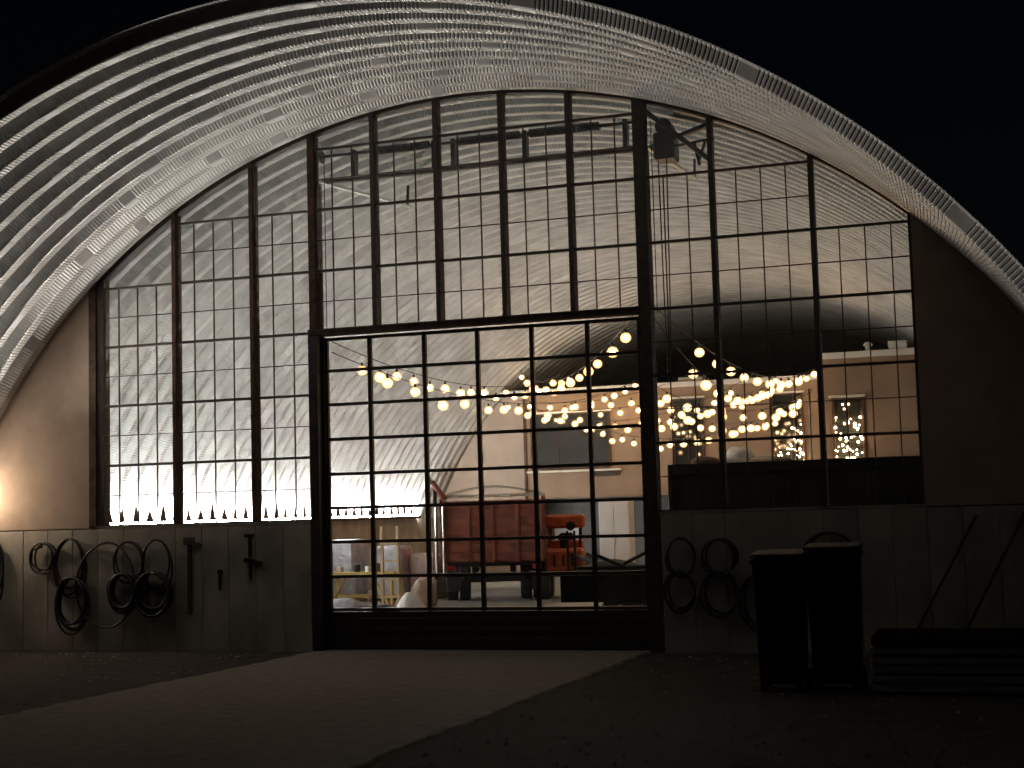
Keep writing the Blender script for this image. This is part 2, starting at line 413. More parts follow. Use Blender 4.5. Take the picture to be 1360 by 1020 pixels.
part('brace', MB().bar((5.34,.5,6.44), (5.24,.5,6.16), .04, .03), 'blackmetal', op)
part('hand_chain', MB().tube([(4.72,.5,6.3),(4.73,.5,4.6),(4.75,.5,3.4),(4.78,.5,3.38),(4.81,.5,4.6),(4.83,.5,6.3)], .008, 5), 'blackmetal', op)

# ------------------------------------------------------------------ lamps
solo('strip_lamp', MB().box(AX-8.17+.24, AX-8.17+.31, .35, 17.55, 1.682, 1.77), 'strip', (AX-7.9, .35, 1.68),
     'long white strip lamp running along the ledge at the foot of the ribbed vault', 'strip light')
sc = thing('wall_lamp', (-5.42, -.03, 2.1), 'outdoor wall lamp washing the tan stucco panel with warm light', 'wall lamp')
part('back_plate', MB().bbox(-5.50, -5.34, -.05, -.03, 1.96, 2.24, .006), 'blackmetal', sc)
part('arm', MB().tube([(-5.42,-.05,2.05),(-5.42,-.3,2.0),(-5.42,-.44,2.06)], .016, 8), 'blackmetal', sc, True)
part('dish', MB().lathe([(.02,0),(.07,.012),(.105,.04),(.10,.045),(.06,.02),(.02,.01)], (-5.42,-.45,2.06), 'z', 18), 'blackmetal', sc, True)
part('bulb', MB().lathe([(.02,.075),(.06,.10),(.075,.15),(.06,.20),(.02,.225)], (-5.42,-.45,2.04), 'z', 12), 'sconce', sc, True)

head_ = MB().lathe([(.05,0),(.11,.02),(.13,.12),(.12,.125),(.10,.04),(.03,.02)], (0,0,0), 'z', 18)
AIM = Vector((7.6, -4.6, 5.2)).normalized(); HQ = AIM.to_track_quat('Z', 'Y').to_matrix()
part('flood_head', head_.xf(lambda v: HQ @ v + Vector((-5.52, -.34, 2.34))), 'blackmetal', sc, True)
part('flood_bracket', MB().bar((-5.52,-.05,2.30), (-5.52,-.34,2.32), .03), 'blackmetal', sc)
fl = bpy.data.lights.new('flood_beam', 'SPOT'); fl.energy = 1850; fl.color = (1, .92, .82); fl.spot_size = math.radians(76); fl.spot_blend = .6; fl.shadow_soft_size = .08
fo = link(bpy.data.objects.new('flood_beam', fl), sc); fo.location = (Vector((-5.52, -.34, 2.34))+AIM*.14-BASE[sc.name])*S
fo.rotation_euler = AIM.to_track_quat('-Z', 'Y').to_euler()

for k in range(12, 56):
    yk = Y0R+.435*k
    if yk > 16.9: break
    if k == 12: CP = smesh('closure_plate', MB().add([(0,-.13,0),(0,.13,0),(0,.015,.25),(0,-.015,.25),(-.012,-.13,0),(-.012,.13,0),(-.012,.015,.25),(-.012,-.015,.25)], [(0,1,2,3),(7,6,5,4),(0,4,5,1),(1,5,6,2),(2,6,7,3),(3,7,4,0)]), 'rust')
    place('closure_plate', CP, hall, (-5.583, yk+.475+random.uniform(-.03, .03), 1.765)).scale = (1, random.uniform(.7, 1.1), random.uniform(.7, 1.25))
part('ledge_trough', MB().box(-5.60, -5.57, .3, 17.6, 1.66, 1.732).box(-5.72, -5.602, .3, 17.6, 1.672, 1.68), 'rust', hall)

# festoon strings
def halo_mat():  # emissive globe shell, paints a warm halo around each bulb core
    m = bpy.data.materials.new('warm_halo'); m.use_nodes = True
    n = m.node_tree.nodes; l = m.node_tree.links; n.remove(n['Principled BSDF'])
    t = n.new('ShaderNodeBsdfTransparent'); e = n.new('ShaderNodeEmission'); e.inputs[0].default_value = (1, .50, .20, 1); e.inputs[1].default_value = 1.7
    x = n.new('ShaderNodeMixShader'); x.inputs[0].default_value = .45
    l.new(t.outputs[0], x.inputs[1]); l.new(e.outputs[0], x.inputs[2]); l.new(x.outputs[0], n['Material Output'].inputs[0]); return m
M['halo_globe'] = halo_mat()
GB = smesh('halo_globe', MB().lathe([(.02,.072),(.060,.058),(.088,.01),(.084,-.034),(.052,-.072),(.014,-.084)], (0,0,0), 'z', 10), 'halo_globe')
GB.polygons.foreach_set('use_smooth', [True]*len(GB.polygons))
BM = smesh('bulb', MB().lathe([(.014,.036),(.034,.027),(.046,0),(.036,-.028),(.014,-.042)], (0,0,0), 'z', 10), 'bulb')
BM.polygons.foreach_set('use_smooth', [True]*len(BM.polygons))
BMS = [BM]
for k_ in (.55, 1.5):
    m_ = BM.copy(); m_.materials.clear(); m_.materials.append(emit('bulb_glow', (1, .62 if k_ < 1 else .68, .32 if k_ < 1 else .38), BULB_E*k_)); BMS.append(m_)
SK = smesh('socket', MB().lathe([(.022,.075),(.024,.115),(.012,.13)], (0,0,0), 'z', 6), 'wire')
def festoon(P0, P1, sag, label, step=.5, first=.5, jit=.0):
    P0, P1 = Vector(P0), Vector(P1)
    f = lambda t: P0+(P1-P0)*t-Vector((0,0,4*sag*t*(1-t)))
    t = thing('festoon_string', P0, label, 'string lights', 'festoon strings over the yard')
    part('wire', MB().tube([f(i/28) for i in range(29)], .007, 5), 'wire', t)
    L = (P1-P0).length; d = first
    while d < L-.2:
        p = f(d/L)
        p = p-Vector((0,0,random.choice((0,0,0,.04,.1))))
        b = place('bulb', random.choice(BMS), t, p-Vector((0,0,.13))); b.scale = [random.uniform(.82, 1.08)]*3; BASE[b.name] = p-Vector((0,0,.13))
        link(bpy.data.objects.new('socket', SK), b); link(bpy.data.objects.new('halo_globe', GB), b)
        d += step*random.uniform(1-jit, 1+jit)
FY = 18.55
def toface(p, Y=FY):                # carry an anchor on to the loft facade, straight along the sight line of the string
    C = Vector((8.6725, -17.8875, 1.7714)); d = Vector(p)-C; return C+d*((Y-C.y)/d.y)

# ------------------------------------------------------------------ loft building inside the hall
lo = thing('loft_building', (0, 19.3, 0), 'two-storey tan building inside the hall with white parapet and tall dark windows', 'building')
part('wall', MB().box(-5.9, -3.02, 19.3, 19.5, 0, 4.80), 'facade', lo)
part('wall', MB().box(-3.018, 4.62, 18.7, 19.498, 2.08, 4.80), 'facade_dim', lo, label='upper storey wall jutting over the yard')
part('wall', MB().box(-3.018, 9.6, 20.2, 20.4, 0, 2.30), 'greywall', lo, label='grey ground floor wall under the jutting storey')
part('ceiling', MB().box(-3.018, 4.62, 19.5, 20.198, 2.082, 2.2), 'facade', lo)
part('wall', MB().box(5.27, 9.2, 13.6, 19.496, 0, 4.80), 'facade_dim', lo, label='wing reaching forward with one tall window')
part('wall', MB().box(.7, 4.62, 18.9, 19.3, 0, 2.078), 'white', lo, label='pale ground floor wall')
part('corner_trim', MB().box(-3.05, -2.985, 18.66, 18.699, 2.06, 4.74), 'rust', lo)
part('parapet_cap', MB().bbox(-5.9, 4.62, 18.58, 19.56, 4.802, 4.93, .01), 'white', lo)
part('parapet_cap', MB().bbox(5.22, 9.2, 13.5, 18.57, 4.802, 4.93, .01), 'white', lo)
part('wall', MB().box(4.622, 5.268, 18.72, 19.494, 0, 4.80), 'facade', lo)
part('parapet_cap', MB().box(4.622, 9.2, 18.571, 19.56, 4.803, 4.929), 'white', lo)
part('roof', MB().box(-5.9, 9.6, 19.5, 26, 4.6, 4.72), 'greywall', lo)
part('ledge', MB().bbox(-2.98, -.45, 18.60, 18.70, 2.75, 2.80, .006), 'white', lo)
def lwin(x0, x1, z0, z1, y, mull=()):
    fw_ = .045
    fr = MB().box(x0, x0+fw_, y-.05, y-.002, z0, z1).box(x1-fw_, x1, y-.05, y-.002, z0, z1).box(x0+fw_, x1-fw_, y-.048, y-.002, z1-fw_, z1).box(x0+fw_, x1-fw_, y-.048, y-.002, z0, z0+fw_)
    wnd = part('window', fr, 'rust', lo)
    xs = [x0+fw_]+list(mull)+[x1-fw_]
    for i in range(len(xs)-1):
        part('pane', MB().box(xs[i]+.012, xs[i+1]-.012, y-.022, y-.004, z0+fw_+.001, z1-fw_-.001).xf(lambda v, a=random.uniform(-.008, .008): (v.x, v.y+a*(v.x-xs[i]), v.z)), 'winglass', wnd)
    for mx in mull: part('mullion', MB().box(mx-.011, mx+.011, y-.046, y-.003, z0+fw_, z1-fw_), 'rust', wnd)
    part('header', MB().bbox(x0-.06, x1+.06, y-.09, y-.002, z1+.002, z1+.05, .006), 'white', wnd)
lwin(.92, 1.72, 2.55, 4.50, 18.7, (1.32,)); lwin(3.42, 4.22, 2.55, 4.50, 18.7, (3.98,)); lwin(5.44, 6.09, 2.45, 3.97, 13.6, (5.77,))
lwin(-2.86, -.72, 2.82, 4.28, 18.7, (-2.1, -1.30))
lwin(-1.28, -.50, 2.62, 2.745, 18.7)
dr = part('door', MB().bbox(-2.72, -2.02, 20.14, 20.2, .06, 1.60, .006), 'doorwhite', lo, label='white door in the grey lower wall')
part('handle', MB().bar((-2.1, 20.08, .8), (-2.1, 20.14, .8), .03), 'chrome', dr)
part('threshold', MB().box(-2.75, -2.0, 20.0, 20.2, 0, .055), 'black', dr)
# things left on the loft roof
rv = thing('roof_vent', (6.23, 13.8, 4.93), 'small capped white vent pipe on the parapet of the forward wing', 'vent')
part('pipe', MB().lathe([(.06,0),(.06,.12)], (6.23,13.8,4.931), 'z', 12), 'white', rv)
part('cap', MB().lathe([(.09,.121),(.10,.15),(.06,.2),(.02,.21)], (6.23,13.8,4.931), 'z', 12), 'white', rv, True)
solo('storage_box', MB().bbox(6.66, 7.03, 13.6, 13.95, 4.931, 5.08, .012).bbox(6.645, 7.045, 13.585, 13.965, 5.082, 5.11, .008), 'white', (6.85, 13.7, 4.93), 'white lidded box on the parapet of the forward wing', 'box')
solo('roof_crate', MB().bbox(1.1, 1.72, 18.75, 19.2, 4.931, 5.05, .01).bar((1.12,18.74,4.95),(1.7,18.74,5.03),.012), 'pale', (1.4, 18.9, 4.93), 'low pale crate on the lower loft parapet', 'crate')

# festoons
A1 = (4.54, .62, 4.42)
def fst(n, P0, P1, sag, lab, step, first=.5, face=True):
    festoon(P0, toface(P1) if face else P1, sag, lab, step, first, .22)
fst('a', (-.03,.6,4.20), (-1.2,17,5.26), .55, 'festoon string from the door jamb back to the left part of the loft parapet', 0.9, 1.3)
fst('b', (4.42,.6,4.42), (-2.57,17,5.30), .62, 'festoon string crossing behind the door panes to the loft roof corner', 1.4, 1.5)
fst('l', (-.03,.6,4.05), (.6,17,4.98), .72, 'second festoon string from the door jamb, ending over the pale crate on the parapet', 1.0, 1.9)
fst('c', (4.54,.6,4.40), (4.88,17,5.03), .62, 'festoon string from the tall steel post back to the forward wing of the loft', 1.3, 3.0)
fst('d', (4.54,.62,4.25), (3.91,17,4.96), .82, 'festoon string sagging low between the tall steel post and the middle loft window', 1.2, 3.4)
fst('e', (-3.63,18.3,4.78), (.86,18.3,4.86), .3, 'festoon string hung along the parapet above the wide loft window', 0.5, .3, False)
fst('f', (-2.6,17.0,4.31), (1.18,16.2,4.28), .12, 'festoon string level across the wide loft window', 0.45, .2)
fst('g', (-1.5,18.5,4.1), (5.05,13,4.06), .72, 'festoon string dipping across the loft front below the window heads', 0.45, .6, False)
fst('h', (2.3,10.5,3.42), (4.76,15,4.70), .05, 'festoon string climbing from the slim yard pole to the parapet', 0.6, .3)
fst('i', (2.3,10.5,4.10), (4.62,16,4.36), .75, 'festoon string sagging deeply from the slim yard pole to the facade', 0.5, .3)
fst('j', (-2.6,18.5,4.42), (3.74,14,4.60), .62, 'festoon string looping from the wide window to the middle of the parapet', 0.5, .4, False)
fst('k', (2.3,10.5,4.2), (5.05,13,4.06), .45, 'festoon string strung between the two slim yard poles', 0.45, .3, False)
def reflection(x0, x1, z0, z1, y, n, lab, seed):  # glowing beads imitate the festoon bulbs' reflections in the panes
    random.seed(seed); t = thing('reflection_beads', ((x0+x1)/2, y, z1), lab, 'bulb reflections', 'bulb reflections in the loft windows')
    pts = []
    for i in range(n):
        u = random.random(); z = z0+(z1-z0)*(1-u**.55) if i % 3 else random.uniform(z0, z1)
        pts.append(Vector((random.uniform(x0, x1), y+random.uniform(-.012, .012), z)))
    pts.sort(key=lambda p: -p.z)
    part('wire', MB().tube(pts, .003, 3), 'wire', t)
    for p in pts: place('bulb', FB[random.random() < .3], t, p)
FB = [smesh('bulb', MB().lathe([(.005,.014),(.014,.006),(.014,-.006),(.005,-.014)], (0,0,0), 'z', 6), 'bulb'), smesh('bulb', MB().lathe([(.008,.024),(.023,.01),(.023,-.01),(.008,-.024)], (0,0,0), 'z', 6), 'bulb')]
reflection(5.47, 6.06, 2.56, 3.85, 13.52, 62, 'tiny glowing beads imitating bulb reflections in the window of the forward wing', 61)
reflection(3.46, 4.20, 2.62, 3.75, 18.62, 48, 'tiny glowing beads imitating bulb reflections low in the window beside the wing', 62)
for (px_, py_, top, lab) in ((2.3, 10.5, 4.28, 'slim dark yard pole carrying three festoon strings beside the tall steel post'), (5.05, 13, 4.15, 'slim dark yard pole carrying festoon strings behind the charcoal container')):
    yp = thing('yard_pole', (px_, py_, 0), lab, 'pole')
    part('pole', MB().tube([(px_,py_,0),(px_,py_,top)], .022, 8), 'blackmetal', yp); part('base_plate', MB().box(px_-.1, px_+.1, py_-.1, py_+.1, 0, .02), 'blackmetal', yp)
    part('hook', MB().tube([(px_,py_,top-.1),(px_+.06,py_,top-.06),(px_+.05,py_,top)], .008, 5), 'blackmetal', yp)

# ------------------------------------------------------------------ charcoal container behind the right-hand windows
ct = thing('storage_container', (6, 6.9, 0), 'long charcoal steel container standing behind the lower right-hand windows', 'container')
cx0, cx1, cy0, cy1 = 3.5, 8.2, 6.0, 7.9
sd = MB(); n = 40
for i in range(n):
    x = cx0+.08+(cx1-cx0-.16)*i/n; dx = (cx1-cx0-.16)/n; o = .002
    sd.add([(x,cy0+.03,.16),(x+dx*.25,cy0+.03+o,.16),(x+dx*.5,cy0+.03+o,.16),(x+dx*.75,cy0+.03,.16),(x+dx,cy0+.03,.16),
            (x,cy0+.03,2.30),(x+dx*.25,cy0+.03+o,2.30),(x+dx*.5,cy0+.03+o,2.30),(x+dx*.75,cy0+.03,2.30),(x+dx,cy0+.03,2.30)],
           [(k,k+1,k+6,k+5) for k in range(4)])
part('side_panel', sd, 'container', ct)
part('box_body', MB().box(cx0+.02, cx1-.02, cy0+.07, cy1-.02, .1, 2.42), 'container', ct)
part('top_rail', MB().bbox(cx0, cx1, cy0, cy0+.12, 2.302, 2.47, .01), 'container', ct)
part('bottom_rail', MB().bbox(cx0, cx1, cy0, cy0+.12, .0, .158, .01), 'container', ct)
for x in (cx0, cx1-.08): part('corner_post', MB().bbox(x, x+.08, cy0-.004, cy0+.1, .16, 2.30, .008), 'container', ct)
def blob(cx, cy_, cz, rx, ry, rz, seed, sub=3, amp=.22, flat=True):
    random.seed(seed); bm = bmesh.new(); bmesh.ops.create_icosphere(bm, subdivisions=sub, radius=1)
    from mathutils import noise
    for v in bm.verts:
        k = 1+amp*noise.noise(v.co*1.7+Vector((seed*3.1, 0, 0)))+amp*.5*noise.noise(v.co*4+Vector((0, seed, 0)))
        c = v.co*k; z = c.z
        if flat and z < -.45: z = -.45
        v.co = Vector((cx+c.x*rx, cy_+c.y*ry, cz+(z+.45)*rz))
    bm.verts.index_update(); mb = MB().add([v.co.copy() for v in bm.verts], [[v.index for v in f.verts] for f in bm.faces]); bm.free(); return mb
solo('tarp_bundle', blob(4.62, 6.5, 2.43, .26, .3, .22, 3), 'tarp', (4.62, 6.5, 2.43), 'rolled white tarp bundle lying on the charcoal container', 'tarp', None, True)
solo('tarp_sheet', blob(5.1, 6.45, 2.43, .42, .25, .10, 5), 'sack', (5.1, 6.45, 2.43), 'slumped tan sheet trailing from the white tarp on the container', 'tarp', None, True)
solo('dark_sack', blob(4.05, 6.4, 2.43, .24, .22, .12, 8), 'rust', (4.05, 6.4, 2.43), 'small brown sack on the end of the charcoal container', 'sack', None, True)

# ------------------------------------------------------------------ red grain truck, seen from behind
tk = thing('grain_truck', (-.68, 9.2, 0), 'red grain truck parked inside with its slatted tailgate towards the glass door', 'truck')
TX0, TX1, TY = -1.72, .34, 9.2
part('cargo_box', MB().box(TX0+.02, TX0+.07, TY+.05, TY+4.3, .80, 2.02).box(TX1-.07, TX1-.02, TY+.05, TY+4.3, .80, 2.02).box(TX0+.07, TX1-.07, TY+4.22, TY+4.3, .80, 2.02).box(TX0+.07, TX1-.07, TY+.05, TY+4.22, .80, .86), 'red', tk)
tg = part('tailgate', MB().box(TX0+.08, TX1-.08, TY, TY+.045, .82, 2.0), 'red', tk)
nb = 7
for i in range(nb):
    z0 = .825+i*1.175/nb; part('board', MB().bbox(TX0+.085, TX1-.085, TY-.018, TY-.001, z0+.006, z0+1.175/nb-.006, .004), 'red', tg)
for i in range(5):
    x = TX0+.08+(TX1-TX0-.16)*i/4; part('stake', MB().bbox(x-.03, x+.03, TY-.05, TY-.019, .80, 2.0, .006), 'red', tg)
for x in (TX0+.0, TX1-.075): part('corner_post', MB().bbox(x, x+.075, TY-.03, TY+.06, .85, 2.06, .01), 'red', tk)
part('top_rail', MB().bbox(TX0-.01, TX1+.01, TY-.03, TY+.05, 2.062, 2.12, .008), 'redrim', tk)
for i in range(4):
    x = TX0+.18+i*.5; part('reflector', MB().box(x, x+.2, TY-.036, TY-.031, 2.075, 2.105), 'white', tk)
for yy in (.02, 1.3):
    part('tarp_bow', MB().tube([(TX0+.05+(TX1-TX0-.1)*i/14, TY+yy, 2.11+.17*math.sin(math.pi*i/14)) for i in range(15)], .008, 6), 'black', tk)
part('chassis', MB().box(-1.12, -1.0, TY+.2, TY+6.6, .60, .795).box(-.38, -.26, TY+.2, TY+6.6, .60, .795).box(-1.6, .22, TY+.1, TY+.2, .72, .79), 'blackmetal', tk)
part('bumper', MB().bbox(-1.3, -.08, TY+.05, TY+.15, .42, .54, .01).box(-1.1, -1.04, TY+.08, TY+.13, .54, .7).box(-.34, -.28, TY+.08, TY+.13, .54, .7), 'blackmetal', tk)
part('axle', MB().tube([(-1.5, TY+1.5, .42), (.12, TY+1.5, .42)], .07, 8), 'blackmetal', tk)
for x in (-1.62, .06):
    part('mud_flap', MB().box(x-.02, x+.24 if x < 0 else x+.2, TY+.82, TY+.84, .22, .82), 'black', tk)
    part('tail_lamp', MB().bbox(x+.0, x+.18, TY+.03, TY+.06, .66, .75, .006), 'taillight', tk)
def wheel(par, x, y, r, wd, rim='chrome', ax='x'):
    t = part('wheel', MB().lathe([(r*.55,-wd/2),(r*.93,-wd/2),(r,-wd*.36),(r,wd*.36),(r*.93,wd/2),(r*.55,wd/2)], (x,y,r), ax, 22), 'black', par)
    part('rim', MB().lathe([(r*.16,-wd*.52),(r*.5,-wd*.3),(r*.54,-wd*.50),(r*.54,wd*.50),(r*.5,wd*.3),(r*.16,wd*.52)], (x,y,r), ax, 16), rim, t)
for x in (-1.56, -1.30, -.06, .20): wheel(tk, x, TY+1.5, .42, .22)
for x in (-1.5, .14): wheel(tk, x, TY+5.6, .42, .22)
part('cab', MB().bbox(-1.5, .12, TY+4.5, TY+5.7, .62, 1.95, .07), 'red', tk)
part('bonnet', MB().bbox(-1.25, -.13, TY+5.7, TY+6.7, .62, 1.25, .08), 'red', tk)
part('rear_window', MB().box(-1.1, -.28, TY+4.48, TY+4.499, 1.35, 1.75), 'winglass', tk)
au = part('auger', MB().tube([(-1.60,TY-.12,2.02),(-1.72,TY-.12,2.2),(-1.86,TY-.12,2.40)], .055, 12), 'red', tk, True)
part('spout', MB().tube([(-1.85,TY-.12,2.385),(-1.90,TY-.12,2.43),(-1.96,TY-.12,2.40)], [.062,.07,.05], 10), 'chrome', au, True)
part('auger_post', MB().bbox(-1.84, -1.77, TY-.08, TY-.02, .5, 2.26, .008), 'blackmetal', au)
part('pipe', MB().tube([(-1.80,TY-.14,.6),(-1.80,TY-.14,1.9)], .02, 6).tube([(-1.66,TY-.1,.6),(-1.66,TY-.1,1.9)], .02, 6), 'chrome', au)

tk.rotation_euler.z = math.radians(18.5)

# ------------------------------------------------------------------ orange loader
ld = thing('loader_tractor', (.75, 10.2, 0), 'small orange loader tractor with square cab roof standing beside the grain truck', 'tractor')
LY = 10.2
part('bonnet', MB().bbox(.36, 1.12, LY, LY+.9, .55, 1.0, .05), 'orange', ld)
part('grille', MB().bbox(.46, 1.02, LY-.02, LY-.001, .62, .92, .006), 'orange', ld)
for x in (.52, .70, .88): part('grille_slot', MB().box(x, x+.05, LY-.026, LY-.021, .66, .88), 'blackmetal', ld)
part('cab_body', MB().bbox(.38, 1.1, LY+.9, LY+1.7, .5, 1.15, .03), 'orange', ld)
for x in (.42, 1.04):
    for y in (.92, 1.62): part('cab_pillar', MB().box(x-.022, x+.022, LY+y-.022, LY+y+.022, 1.0, 1.42), 'blackmetal' if x > 1 else 'orange', ld)
part('cab_roof', MB().bbox(.34, 1.14, LY+.7, LY+1.8, 1.40, 1.68, .05), 'orange', ld)
part('seat', MB().bbox(.58, .9, LY+1.3, LY+1.6, .9, 1.3, .05), 'black', ld)
part('work_lamp', MB().lathe([(.03,-.05),(.09,-.04),(.1,0),(.08,.01)], (.86, LY+.64, 1.45), 'y', 12), 'blackmetal', ld)
part('control_panel', MB().bbox(.64, .82, LY+.55, LY+.62, 1.0, 1.18, .01), 'blackmetal', ld)
for x in (.82, .96): part('mast', MB().box(x-.022, x+.022, LY-.12, LY-.07, .3, 1.36), 'blackmetal', ld)
for s_ in (0, 1): part('loader_arm', MB().bar((.9+.3*s_, LY-.08, .9), (1.3+.3*s_, LY-.3, .72), .07), 'blackmetal', ld)
for x in (.34, 1.14): wheel(ld, x, LY+.25, .30, .18, 'orange'); wheel(ld, x, LY+1.45, .42, .22, 'orange')

ld.rotation_euler.z = math.radians(14); ld.location.x -= .30*S

# pale cabinet by the loader
cb = thing('tall_cabinet', (.25, 17.6, 0), 'tall pale grey cabinet behind the orange loader', 'cabinet')
part('body', MB().bbox(-.72, .06, 17.3, 17.8, .04, 1.98, .01), 'doorwhite', cb)
part('cabinet_door', MB().bbox(-.70, -.34, 17.27, 17.298, .08, 1.94, .006), 'doorwhite', cb); part('cabinet_door', MB().bbox(-.325, .04, 17.27, 17.298, .08, 1.94, .006), 'doorwhite', cb)
part('handle', MB().box(-.31, -.295, 17.25, 17.27, .9, 1.1), 'chrome', cb)

# ------------------------------------------------------------------ dark flatbed trailer with bars on it
tr = thing('flatbed_trailer', (3.9, 3.9, 0), 'dark flatbed trailer parked close behind the glass door', 'trailer')
part('deck', MB().bbox(2.42, 5.4, 3.3, 4.7, .72, .84, .01), 'container', tr)
part('side_board', MB().bbox(2.40, 5.4, 3.26, 3.295, .40, .86, .006), 'container', tr)
part('edge_rail', MB().box(2.40, 5.4, 3.245, 3.259, .80, .815), 'chrome', tr)
part('frame', MB().box(2.6, 5.2, 3.5, 3.6, .5, .718).box(2.6, 5.2, 4.4, 4.5, .5, .718), 'blackmetal', tr)
for y in (3.42, 4.58):
    for x in (3.3, 4.2):
        t = part('wheel', MB().lathe([(.16,-.1),(.27,-.1),(.30,-.07),(.30,.07),(.27,.1),(.16,.1)], (x,y,.30), 'y', 20), 'black', tr)
        part('rim', MB().lathe([(.05,-.105),(.15,-.05),(.16,-.1),(.16,.1),(.15,.05),(.05,.105)], (x,y,.30), 'y', 14), 'chrome', t)
part('drawbar', MB().bar((5.4,4.0,.62), (6.2,4.0,.5), .08).bar((6.15,4,.5),(6.15,4,.0),.05), 'blackmetal', tr)
for i, (a, b) in enumerate((((2.85,3.6,1.09),(3.30,3.7,.89)), ((3.16,3.75,.89),(3.66,3.65,1.12)), ((2.5,3.9,.88),(4.2,4.0,.88)), ((2.6,4.1,.88),(4.6,4.15,.88)))):
    solo('steel_bar', MB().tube([a, b], .028, 8), 'blackmetal', (a[0], a[1], .84), ['short black bar tilted up on the trailer deck, leaning towards the loader', 'short black bar tilted up on the trailer deck, leaning towards the tall post', 'long black bar lying flat along the trailer deck edge', 'longest black bar lying flat at the middle of the trailer deck'][i], 'bar', 'bars on the flatbed trailer')
solo('dark_bundle', blob(2.95, 4.2, .84, .42, .3, .10, 11), 'black', (2.95, 4.2, .84), 'low black bundle heaped on the flatbed trailer', 'bundle', None, True)
solo('dark_bundle', blob(3.9, 4.2, .84, .42, .3, .13, 12), 'rust', (4.1, 4.2, .84), 'brown bundle heaped on the far end of the flatbed trailer', 'bundle', None, True)

# ------------------------------------------------------------------ builder's things at the left, inside
wb = thing('trestle_bench', (-2.9, 8, 0), 'low yellow timber bench with diagonal braces inside the glass door', 'bench')
part('bench_top', MB().bbox(-3.62, -2.2, 7.75, 8.3, .60, .70, .008), 'yellow', wb)
for x in (-3.56, -2.26):
    for y in (7.8, 8.24): part('leg', MB().bbox(x-.03, x+.03, y-.03, y+.03, 0, .598, .005), 'yellow', wb)
part('brace', MB().bar((-3.50,7.77,.12), (-3.2,7.77,.59), .04), 'yellow', wb); part('brace', MB().bar((-2.32,7.77,.12), (-2.62,7.77,.59), .04), 'yellow', wb)
part('stretcher', MB().box(-3.53, -2.29, 8.22, 8.26, .2, .26), 'yellow', wb)
for i, (x, h, m_, lab) in enumerate(((-3.05,.14,'blackmetal','dark paint tin on the yellow bench near its middle'), (-2.82,.10,'white','small white tub on the yellow bench'), (-2.6,.16,'rust','brown tin on the yellow bench beside the ladder'), (-3.4,.09,'sack','low tan pot at the outer end of the yellow bench'))):
    c = thing('tin', (x, 8.0, .70), lab, 'tin', 'tins on the yellow bench'); part('can', MB().lathe([(.055,0),(.06,.01),(.06,h-.01),(.052,h)], (x,8.0,.701), 'z', 12), m_, c); part('lid', MB().lathe([(.05,h),(.05,h+.012)], (x,8.0,.702), 'z', 12), 'chrome', c)
la = thing('timber_ladder', (-2.2, 7.5, 0), 'pale timber ladder standing upright beside the yellow bench', 'ladder')
for x in (-2.30, -1.98): part('rail', MB().bbox(x-.028, x+.028, 7.45, 7.50, 0, 1.56, .005), 'timber', la)
for z in (.25, .58, .92, 1.24): part('rung', MB().bbox(-2.272, -2.008, 7.46, 7.49, z-.02, z+.02, .004), 'timber', la)
solo('timber_stud', MB().bbox(-3.46, -3.41, 7.6, 7.65, .0, 1.58, .004), 'timber', (-3.43, 7.6, 0), 'single pale timber stud standing upright by the bench end', 'stud')
for i, (x, y, rx, h, m_, lab) in enumerate(((-4.35,10.2,.38,1.25,'plastic','tall pallet load wrapped in milky plastic against the left wall'), (-3.45,10.6,.36,1.15,'plastic','plastic-wrapped pallet load between two others behind the bench'), (-2.75,10.9,.30,.95,'sack','tan canvas-covered load beside the grain truck'))):
    b = thing('wrapped_load', (x, y, 0), lab, 'pallet load', 'wrapped loads behind the bench')
    part('wrap', MB().bbox(x-rx, x+rx, y-.35, y+.35, .1, h, .05).xf(lambda v, s=i: (v.x+.03*math.sin(v.z*5+s), v.y, v.z+.03*math.sin(v.x*9+s))), m_, b)
    part('pallet', MB().box(x-rx, x+rx, y-.36, y+.36, .06, .098).box(x-rx, x-rx+.08, y-.35, y+.35, 0, .058).box(x+rx-.08, x+rx, y-.35, y+.35, 0, .058).box(x-.04, x+.04, y-.35, y+.35, 0, .058), 'timber', b)
solo('canvas_sack', blob(-1.95, 8.6, .0, .26, .26, .36, 21), 'sack', (-1.95, 8.6, 0), 'bulging tan canvas sack behind the ladder', 'sack', None, True)
solo('grey_blanket', blob(-2.55, 6.2, 0, .5, .35, .22, 22), 'plastic', (-2.55, 6.2, 0), 'crumpled grey dust sheet on the floor in front of the bench', 'dust sheet', None, True)
solo('dark_offcut_heap', blob(-1.75, 6.0, 0, .45, .3, .14, 25), 'container', (-1.75, 6.0, 0), 'low dark heap of offcuts on the floor before the ladder', 'heap', None, True)
cone = MB(); nn = 18
for i, (r, z) in enumerate(((.30,0),(.27,.1),(.20,.22),(.13,.32),(.05,.40))):
    for k in range(nn):
        a = 2*math.pi*k/nn; q = r*(1+.16*math.sin(a*3+z*4)+.1*math.sin(a*7)); cone.v.append(Vector((-1.25+q*math.cos(a), 6.2+q*.8*math.sin(a), z)))
for i in range(4):
    for k in range(nn): cone.f.append((i*nn+k, i*nn+(k+1) % nn, (i+1)*nn+(k+1) % nn, (i+1)*nn+k))
cone.f.append(tuple(4*nn+k for k in range(nn)))
solo('white_tarp_heap', cone, 'tarp', (-1.25, 6.2, 0), 'peaked heap of white plastic sheet on the floor by the truck', 'tarp', None, True)

